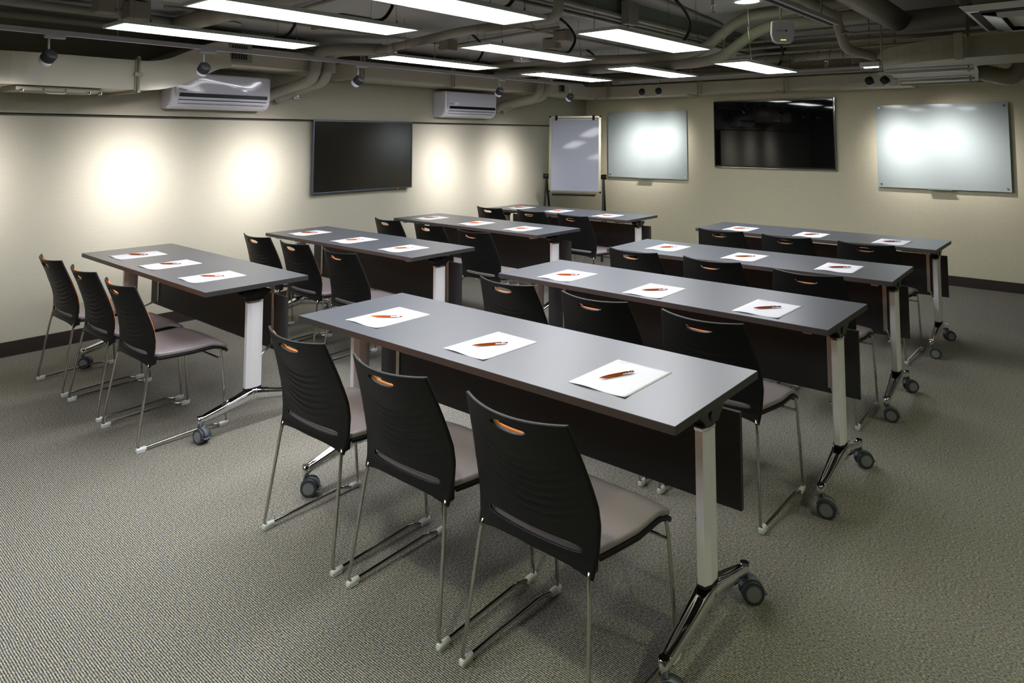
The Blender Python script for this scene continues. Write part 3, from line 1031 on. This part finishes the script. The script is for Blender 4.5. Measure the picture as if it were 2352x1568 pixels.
for x, tx, tz, lab in [(1.42, .80, 1.32, 'left of the pair over the smaller glass board'), (1.655, 1.29, 1.34, 'right of the pair over the smaller glass board'),
                       (4.055, 4.20, 1.32, 'left of the pair beside the round-cornered duct'), (4.20, 4.78, 1.35, 'right of the pair beside the round-cornered duct')]:
    spot(x, 7.9, 2.09, (tx, YW, tz), 2.229, 'black track spotlight at the back, ' + lab, 'x', watts=.55, size=80)

# ------------------------------------------------------------------ round downlights in the high slab
def downlight(x, y, lab, watts=90):
    p = thing('round_downlight', lab, 'light', (x, y, ZH), 0, 'round ceiling downlights')
    MB().lathe([(.118, 0), (.122, -.004), (.120, -.012), (.098, -.018), (.096, -.010)], (0, 0, 0), (0, 0, 1), n=36).build('trim_ring', M_['white'], p)
    MB().lathe([(.001, -.012), (.094, -.012), (.096, -.008)], (0, 0, 0), (0, 0, 1), n=36).build('lit_disc', M_['downlit'], p)
    ld = bpy.data.lights.new('downlight_beam', 'SPOT')
    ld.energy = watts; ld.spot_size = math.radians(118); ld.spot_blend = .7; ld.shadow_soft_size = .09
    ld.color = (.95, 1.0, .70)
    lo = bpy.data.objects.new('downlight_beam', ld)
    COL.objects.link(lo); lo.parent = p; lo.location = (0, 0, -.03)
downlight(3.72, 5.62, 'greenish white round downlight in the ceiling beyond the dark beam', 14)
downlight(4.75, .75, 'greenish white round downlight overhead, just left of the camera')
downlight(6.7, 2.3, 'greenish white round downlight overhead at the right, nearer the camera')
downlight(6.9, 4.6, 'greenish white round downlight overhead at the right, farther from the camera')

# ------------------------------------------------------------------ ducts
def duct(name, pts, w_, h_, lab, m='duct', cat='duct', bands=(), smooth=False):
    d = MB()
    d.sweep_rect(pts, w_, h_, smooth=smooth)
    o = d.build(name, M_[m])
    tag(o, lab, cat)
    return o
def arc(cx, cy, r, a0, a1, z, n=10):
    return [(cx + r * math.cos(math.radians(a0 + (a1 - a0) * k / n)), cy + r * math.sin(math.radians(a0 + (a1 - a0) * k / n)), z) for k in range(n + 1)]
def sm(pts, n=8):
    """Catmull-Rom through points"""
    P = [Vector(p) for p in pts]
    P = [P[0] * 2 - P[1]] + P + [P[-1] * 2 - P[-2]]
    out = []
    for i in range(1, len(P) - 2):
        for k in range(n):
            t = k / n
            a, b, c, d = P[i - 1], P[i], P[i + 1], P[i + 2]
            out.append(0.5 * ((2 * b) + (c - a) * t + (2 * a - 5 * b + 4 * c - d) * t * t + (3 * b - a - 3 * c + d) * t ** 3))
    out.append(P[-2])
    return out
big = [(.02, 1.36, 1.962)] + arc(.05, 1.66, .30, -90, 0, 1.962, 10) + [(.35, 1.9, 1.962), (.35, 2.20, 1.962)]
rise = sm([(.35, 2.20, 1.962), (.35, 2.34, 1.968), (.34, 2.50, 2.01), (.335, 2.66, 2.085), (.33, 2.80, 2.15), (.33, 2.93, 2.178)], 6)
bd = duct('air_duct', [Vector(p) for p in big] + rise[1:], .50, .212, 'large beige duct at the left, turning to the wall and rising in an S', bands=())
fl = MB()
for s in (-1,):
    fl.box((.35, 2.235, 1.962), (.52, .035, .232), bev=.002)
fl.cyl((.622, 2.235, 1.835), (.622, 2.235, 2.09), .007, n=10)
fl.box((.624, 2.235, 1.965), (.02, .055, .03), bev=.003)
fl.box((.35, 2.235, 1.843), (.58, .02, .016))
for z in (1.842, 2.088):
    fl.cyl((.622, 2.235, z - .008), (.622, 2.235, z + .008), .013, n=6)
o = fl.build('flange_clamp', M_['bracket'], bd)
hb = MB()
hb.box((.36, 1.78, 1.838), (.34, .50, .030), bev=.002)
o = hb.build('access_hatch', M_['bracket'], bd)
hb = MB(); hb.tube(bez([(.545, 1.68, 1.838), (.56, 1.69, 1.806), (.56, 1.80, 1.806), (.545, 1.81, 1.838)], .02, 5), .004, n=8)
hb.build('handle', M_['alu'], o)
for yy in (1.56, 1.95, 2.02):
    MB().box((.535, yy, 1.822), (.018, .022, .020), bev=.003).build('latch', M_['chrome'], o)

ld_ = duct('air_duct', [(.30, 2.95, 2.178), (.30, 3.95, 2.178)], .48, .150, 'beige box duct with a vent grille above the first air conditioner')
g = MB()
g.box((.545, 3.03, 2.205), (.012, .20, .155), M_['box'], bev=.002)
for k in range(7):
    g.box((.553, 2.965 + k * .0195, 2.205), (.006, .010, .115), M_['slot'])
g.build('vent_grille', None, ld_)
d2 = duct('air_duct', [(.28, 4.20, 2.152), (.28, 7.75, 2.150)] + arc(.72, 7.98, .44, 180, 90, 2.135, 10)[1:] + [(4.35, 8.42, 2.125)], .42, .148, 'beige box duct running along the left wall, round the corner and along the back wall')
def hanger(x, y, z0, z1, dx, dy, lab, par=None):
    k = MB()
    k.box((x, y, (z0 + z1) / 2), (.012, .012, z1 - z0))
    k.box((x + .045 * abs(dy) * 0 + .04 * (1 if dx else 0), y + .04 * (1 if dy else 0), (z0 + z1) / 2), (.010, .010, z1 - z0))
    k.box((x - dy * .12, y - dx * .12, z0 - .004), (.02 + abs(dy) * .30, .02 + abs(dx) * .30, .014))
    k.cyl((x, y, z0 - .022), (x, y, z0 + .02), .009, n=6)
    o = k.build('duct_bracket', M_['bracket'])
    tag(o, lab, 'bracket', 'strut brackets holding the ducts')
for (x, y) in ((.515, 4.25), (.515, 5.45), (.515, 7.05)):
    hanger(x, y, 2.068, 2.30, 0, 1, 'painted strut bracket under the duct along the left wall')
for (x, y) in ((.72, 8.17), (2.05, 8.17), (3.1, 8.17)):
    hanger(x, y, 2.040, 2.28, 1, 0, 'painted strut bracket under the duct along the back wall')
g = MB(); g.box((.50, 7.45, 2.165), (.012, .11, .12), M_['box']); 
for k in range(5):
    g.box((.508, 7.415 + k * .0175, 2.165), (.006, .009, .095), M_['slot'])
g.build('vent_grille', None, d2)

# round-cornered duct at the right
pr = [(8.1, 5.95, 2.12), (5.42, 5.95, 2.12)] + arc(5.27, 6.40, .43, -90, -176, 2.12, 14) + [(4.80, 6.8, 2.12), (4.66, 7.95, 2.12)]
d3 = duct('air_duct', pr, .62, .142, 'wide olive duct with a rounded corner at the upper right', 'duct_dark')
sf = MB()
for pos, dim in (((5.15, 5.60, 2.12), (.05, .03, .18)), ((4.67, 7.96, 2.12), (.68, .03, .175))):
    sf.box(pos, dim, bev=.003)
sf.build('flange', M_['bracket'], d3)
for yy, x0, x1 in ((6.30, 4.50, 5.14), (7.25, 4.40, 5.03)):
    k = MB()
    k.box(((x0 + x1) / 2, yy, 2.028), (x1 - x0, .034, .022), bev=.002)
    for xx in (x0 + .03, x1 - .03):
        k.cyl((xx, yy, 2.02), (xx, yy, ZH), .006, n=8)
        k.cyl((xx, yy, 2.006), (xx, yy, 2.03), .012, n=6)
    o = k.build('duct_bracket', M_['bracket'])
    tag(o, 'angle iron and rods slung under the round-cornered duct, %s' % ('nearer the camera' if yy < 6.5 else 'nearer the back wall'), 'bracket', 'strut brackets holding the ducts')

# ------------------------------------------------------------------ pipes
def pipe(name, pts, r, lab, m='pipe', rad=.1, rings=(), cat='pipe', seg=7):
    k = MB()
    pp_ = bez(pts, rad, seg)
    k.tube(pp_, r, n=16)
    for (p, q, rr) in rings:
        k.cyl(p, q, rr, n=18)
    o = k.build(name, M_[m])
    tag(o, lab, cat)
    return o
# diagonal drain pipe under the low soffit, turning up at the beam
pipe('drain_pipe', [(.95, 4.10, 2.285), (2.28, 3.80, 2.29), (3.20, 3.79, 2.295), (3.23, 3.79, 2.62)], .034, 'long diagonal drain pipe crossing below the ceiling and turning up at the beam', rad=.06,
     rings=[((1.25, 4.035, 2.286), (1.31, 4.02, 2.286), .039), ((2.95, 3.79, 2.294), (3.0, 3.79, 2.294), .039)])
# twin insulated pipes by each air conditioner
for k_, (yb, xo) in enumerate(((3.60, 0), (6.74, 0))):
    for j in range(2):
        dy = .12 * j
        pipe('insulated_pipe', [(.05, yb - .08 + dy, 1.86), (.12, yb + .02 + dy, 1.935), (.42, yb + .06 + dy, 1.985), (.64, yb + .06 + dy, 2.02), (.66, yb + .08 + dy, 2.27), (.80, yb + .30 + dy, 2.30), (.95, yb + .55 + dy, 2.31)], .048,
             '%s of the two lagged pipes leaving the wall right of the %s air conditioner' % (('nearer', 'farther')[j], ('first', 'second')[k_]), rad=.10)
# twin insulated S-bend pipes under the slab
for j in range(2):
    y = 6.05 + .02 * j
    pts = ([(.6, y, 2.34), (1.3, y, 2.34), (2.15, y, 2.29), (2.63, y, 2.27), (3.09, y, 2.28), (3.50, y, 2.565), (4.57, y - .1, 2.565)] if j == 0 else
           [(.6, y, 2.235), (2.4, y, 2.20), (3.06, y, 2.195), (3.28, y, 2.22), (3.66, y, 2.462), (4.56, y - .1, 2.47)])
    pipe('insulated_pipe', pts, .047, '%s of two big lagged pipes that swing up in an S bend' % ('upper', 'lower')[j], rad=.16)
# big lagged pipe in the upper right and its cross pipe
pipe('insulated_pipe', [(4.66, 2.6, 2.47), (4.65, 6.30, 2.44)], .088, 'thick lagged pipe coming overhead at the upper right', rad=.1)
pipe('insulated_pipe', [(4.66, 6.40, 2.44), (7.9, 6.30, 2.44)], .088, 'thick lagged pipe running right behind the end of the overhead one', rad=.1,
     rings=[((5.12, 6.382, 2.44), (5.15, 6.381, 2.44), .092)])
pipe('drain_pipe', [(4.30, 3.9, 2.52), (4.46, 5.35, 2.36), (4.50, 5.42, 2.14), (4.62, 5.66, 2.10)], .034, 'jointed drain pipe that elbows down beside the overhead lagged pipe', rad=.05,
     rings=[((4.452, 5.28, 2.368), (4.462, 5.34, 2.361), .042), ((4.49, 5.39, 2.26), (4.492, 5.395, 2.24), .040)])
pipe('drain_pipe', [(3.05, 6.75, 2.25), (4.15, 6.6, 2.24), (4.45, 6.6, 2.22), (4.52, 6.75, 2.14)], .035, 'ribbed grey drain pipe ending left of the round-cornered duct', rad=.06,
     rings=[((3.6 + .11 * k, 6.675 - .0136 * 11 * k * .1, 2.245), (3.625 + .11 * k, 6.67 - .0136 * 11 * k * .1, 2.245), .041) for k in range(6)])
for k in range(5):
    z = 2.54 - k * .062
    pipe('conduit', [(3.02, 7.0 + .02 * k, z), (5.6, 7.0 + .02 * k, z - .02)], .016 - .002 * (k % 2), 'thin painted conduit, one of five stacked behind the access point', rad=.05)['group'] = 'stacked conduits'
pipe('insulated_pipe', [(.9, 8.05, 2.265), (4.5, 8.05, 2.245)], .045, 'painted pipe lying along the top of the back wall duct', rad=.1)
pipe('insulated_pipe', [(5.27, 4.6, 2.50), (5.14, 5.95, 2.50)], .055, 'short lagged pipe end between the overhead lagged pipe and the cassette unit')
# flexible ribbed duct at the far right
pth = sm([(4.98, 7.7, 2.13), (5.10, 7.75, 2.09), (5.22, 7.75, 2.06), (5.30, 7.75, 2.11), (5.33, 7.75, 2.2)], 8)
fd = MB()
fd.tube(pth, .07, n=18, rad=[.070 + .006 * (i % 2) for i in range(len(pth))])
tag(fd.build('flexible_duct', M_['duct_dark']), 'ribbed flexible duct hanging under the right end of the wide duct', 'duct')
pipe('drain_pipe', [(5.30, 7.72, 2.17), (5.5, 7.7, 2.17), (7.5, 7.7, 2.18)], .03, 'small pipe running right from the flexible duct', rad=.05)
# pipes and conduits in the upper left
pipe('conduit', [(.62, .2, 2.36), (.66, 1.40, 2.36), (.70, 1.90, 2.36), (1.02, 2.05, 2.345)], .022, 'bent conduit feeding the switch boxes at the upper left', rad=.25)
pipe('drain_pipe', [(.35, -1.0, 2.33), (.36, 8.0, 2.33)], .026, 'painted pipe running the length of the left wall just below the ceiling', rad=.1)
pipe('drain_pipe', [(.74, -1.0, 2.355), (.75, 2.45, 2.355)], .03, 'painted pipe beside the switch boxes at the upper left', rad=.1)
pipe('insulated_pipe', [(.62, 2.45, 2.335), (1.35, 2.43, 2.335), (2.9, 2.36, 2.34)], .06, 'fat lagged pipe crossing behind the first hanging light panel', rad=.1)
pipe('conduit', [(1.1, 2.2, 2.395), (1.15, 4.4, 2.395), (1.12, 7.6, 2.395)], .012, 'thin conduit fixed to the ceiling above the left lighting track', rad=.1)
pipe('conduit', [(2.35, 3.0, 2.395), (2.32, 7.4, 2.395)], .013, 'thin conduit fixed to the ceiling between the panel lights', rad=.1)
pipe('conduit', [(1.25, 2.9, 2.390), (2.75, 2.72, 2.390)], .014, 'thin conduit crossing the ceiling beside the middle light panel', rad=.1)
pipe('conduit', [(.95, 4.85, 2.39), (2.6, 4.6, 2.39)], .014, 'thin conduit crossing the ceiling behind the diagonal drain pipe', rad=.1)
# conduits along the face of the beam
for k, (zz, r_) in enumerate(((2.475, .024), (2.44, .012), (2.405, .012))):
    pipe('conduit', [(XB + .03, -.5, zz), (XB + .03, 8.3, zz)], r_, 'painted conduit clipped along the face of the dark beam, %s of three' % ('uppermost', 'middle', 'lowest')[k], rad=.1)
pipe('conduit', [(3.35, 3.2, 2.60), (3.30, 4.6, 2.60), (3.08, 6.6, 2.60)], .018, 'slim pipe on the high slab just right of the beam', rad=.1)

# face of the beam
struct(MB().box((XB + .006, (FY + YW) / 2, (ZL + ZH) / 2), (.012, YW - FY, ZH - ZL)).build('ceiling_beam_face', M_['beam']), 'dark green-grey side of the low soffit')

# ------------------------------------------------------------------ boxes, sprinklers, access point, small fittings
def jbox(x, y, z, d, lab, m='box', rz=0):
    k = MB()
    k.box((0, 0, 0), d, M_[m], bev=.003)
    k.box((0, 0, -d[2] / 2 - .002), (d[0] * .94, d[1] * .94, .004), M_[m], bev=.001)
    for sx in (-1, 1):
        k.cyl((sx * d[0] * .36, 0, -d[2] / 2 - .006), (sx * d[0] * .36, 0, -d[2] / 2 - .003), .004, M_['wire'], n=8)
    o = k.build('junction_box', None, loc=(x, y, z))
    o.rotation_euler = (0, 0, rz)
    tag(o, lab, 'box', 'ceiling junction boxes')
jbox(1.02, 1.86, 2.365, (.12, .10, .10), 'grey switch box at the upper left, nearer the camera')
jbox(1.00, 2.06, 2.355, (.15, .13, .11), 'larger grey switch box at the upper left corner')
jbox(1.47, 3.18, 2.36, (.12, .11, .09), 'grey junction box between the first and second light panels')
jbox(1.32, 4.62, 2.36, (.12, .12, .09), 'grey junction box above the second panel from the left wall')
jbox(2.05, 5.22, 2.37, (.13, .11, .08), 'grey junction box above the middle panel of the second row')
jbox(2.42, 4.90, 2.37, (.13, .11, .08), 'grey junction box just left of the beam in the second row')
jbox(1.55, 5.45, 2.30, (.20, .15, .06), 'white access box with a small green light between the panels', 'white')
MB().box((1.56, 5.372, 2.285), (.008, .004, .004)).build('status_light', M_['green'], bpy.data.objects['junction_box.006'])
bpy.data.objects['status_light'].location = (-1.55, -5.45, -2.30)
jbox(3.04, 4.95, 2.50, (.06, .16, .18), 'grey box fixed to the face of the dark beam')
o = MB().lathe([(.001, 0), (.118, 0), (.122, .004), (.122, .012)], (.62, 2.86, 2.402), (0, 0, 1), n=36).build('round_cover_plate', M_['grille'])
tag(o, 'round white ceiling plate behind the first light panel', 'cover')

ap = thing('wireless_access_point', 'white wireless access point with green lights in the ceiling at right', 'access point', (3.98, 5.66, 2.325), .70)
k = MB()
prof = [(-.085, .10), (.085, .10), (.092, .0), (.080, -.055), (.055, -.078), (-.055, -.078), (-.080, -.055), (-.092, .0)]
k.prism(prof, 'y', -.018, .018)
o = k.build('housing', M_['white'], ap)
bv = o.modifiers.new('round', 'BEVEL'); bv.width = .012; bv.segments = 3; bv.limit_method = 'ANGLE'; bv.angle_limit = .5
MB().box((0, .024, .02), (.15, .02, .14), bev=.003).build('mount', M_['cable'], ap)
for q in range(4):
    MB().box((-.018 + q * .011, -.0185, -.050), (.006, .002, .008)).build('status_light', M_['green'], ap)
mt = Matrix.Translation((-.052, -.0186, .020)) @ Matrix.Rotation(PI / 2, 4, 'X')
text_obj('lettering', 'Alcatel-Lucent', .0095, M_['cable'], ap, mt)
MB().cyl((.022, -.0186, .023), (.022, -.0192, .023), .008, n=20).build('logo_disc', M_['cable'], ap)
MB().cyl((0, .03, .09), (0, .03, ZH - 2.325), .008, n=8).build('drop_rod', M_['bracket'], ap)

def sprinkler(x, y, z0, z1, lab, inverted=False):
    p = thing('sprinkler_head', lab, 'sprinkler', (x, y, z0), 0, 'ceiling sprinklers')
    MB().cyl((0, 0, .05), (0, 0, z1 - z0), .012, n=12).build('drop_pipe', M_['pipe'], p)
    k = MB()
    k.cyl((0, 0, .045), (0, 0, .062), .016, n=6)
    for s in (-1, 1):
        k.tube([(s * .006, 0, .05), (s * .014, 0, .03), (s * .004, 0, .010)], .0025, n=6)
    k.cyl((0, 0, 0), (0, 0, .003), .018, n=16)
    k.cyl((0, 0, .002), (0, 0, .014), .004, n=8)
    k.build('frame_arms', M_['chrome'], p)
    MB().cyl((0, 0, .014), (0, 0, .045), .0025, n=8).build('glass_bulb', M_['red'], p)
sprinkler(3.62, 5.20, 2.475, ZH, 'chrome sprinkler head hanging left of the round downlight')
sprinkler(4.02, 6.618, 2.14, 2.235, 'sprinkler head hanging from the ribbed drain pipe')
sprinkler(1.30, 4.021, 2.19, 2.28, 'sprinkler head at the left end of the diagonal drain pipe')
sprinkler(4.42, 8.05, 2.075, 2.21, 'chrome sprinkler head beside the right pair of back spotlights')

em = thing('wall_sensor_box', 'small square silver fitting on the upper left wall beside the lagged pipes', 'fitting', (.02, 3.87, 1.912))
MB().box((.010, 0, 0), (.020, .062, .062), bev=.003).build('back_plate', M_['white'], em)
MB().lathe([(.001, .030), (.012, .028), (.022, .018), (.022, .0)], (.018, 0, 0), (1, 0, 0), n=18).build('lens_cap', M_['chrome'], em)

# tube light fitting in the upper right
tb = thing('linear_light_fitting', 'narrow unlit strip light fitting at the upper right', 'light', (4.52, 4.1, 2.27), -.01)
k = MB(); k.box((0, 0, 0), (.07, 1.9, .028), bev=.003); k.build('body', M_['track'], tb)
k = MB(); k.box((0, 0, -.016), (.022, 1.82, .006)); k.build('slot', M_['slot'], tb)
for yy in (-.6, .7):
    MB().cyl((0, yy, .01), (0, yy, ZH - 2.27), .004, n=8).build('hanger_rod', M_['wire'], tb)

# emergency light beside the duct
el = thing('emergency_light', 'small lit emergency light above the right pair of back spotlights', 'light', (4.25, 7.12, 2.175))
MB().box((0, 0, .01), (.17, .05, .045), bev=.004).build('housing', M_['white'], el)
MB().box((.01, -.006, -.017), (.12, .04, .010), bev=.003).build('lit_bar', M_['lens'], el)
MB().cyl((0, 0, .03), (0, 0, ZH - 2.175), .006, n=8).build('hanger_rod', M_['bracket'], el)

# ------------------------------------------------------------------ ceiling cassette unit
ca = thing('ceiling_cassette_unit', 'square ceiling cassette air unit with louvres cut off at the upper right corner', 'air conditioner', (5.77, 5.17, 2.235))
x0, x1, y0, y1 = -.49, .49, -.49, .49
k = MB()
k.box((0, 0, .10), (.86, .86, .20)); k.build('body', M_['box'], ca)
k = MB()
k.loft([[(x0, y0, 0), (x1, y0, 0), (x1, y1, 0), (x0, y1, 0)], [(x0 + .03, y0 + .03, -.03), (x1 - .03, y0 + .03, -.03), (x1 - .03, y1 - .03, -.03), (x0 + .03, y1 - .03, -.03)]], M_['cassette'], smooth=False)
for sx, sy in ((-1, 0), (1, 0), (0, -1), (0, 1)):
    dim = (.14, .80, .006) if sx else (.80, .14, .006)
    k.box((sx * .375, sy * .375, -.031), dim, M_['slot'])
k.build('fascia', None, ca)
for sx, sy in ((-1, 0), (1, 0), (0, -1), (0, 1)):
    mm = Matrix.Rotation(math.radians(14) * (-sx if sx else sy), 4, 'Y' if sx else 'X')
    MB().box((sx * .355, sy * .355, -.046), (.085, .66, .006) if sx else (.66, .085, .006), bev=.001, mtx=mm).build('louvre', M_['alu'], ca)
k = MB()
k.box((0, 0, -.034), (.54, .54, .008), M_['cassette'])
for j in range(18):
    k.box((-.205 + j * .0241, 0, -.039), (.013, .44, .004), M_['slot'])
k.build('intake_grille', None, ca)
for sx in (-1, 1):
    for sy in (-1, 1):
        MB().cyl((sx * .38, sy * .38, .19), (sx * .38, sy * .38, ZH - 2.235), .006, n=8).build('hanger_rod', M_['bracket'], ca)
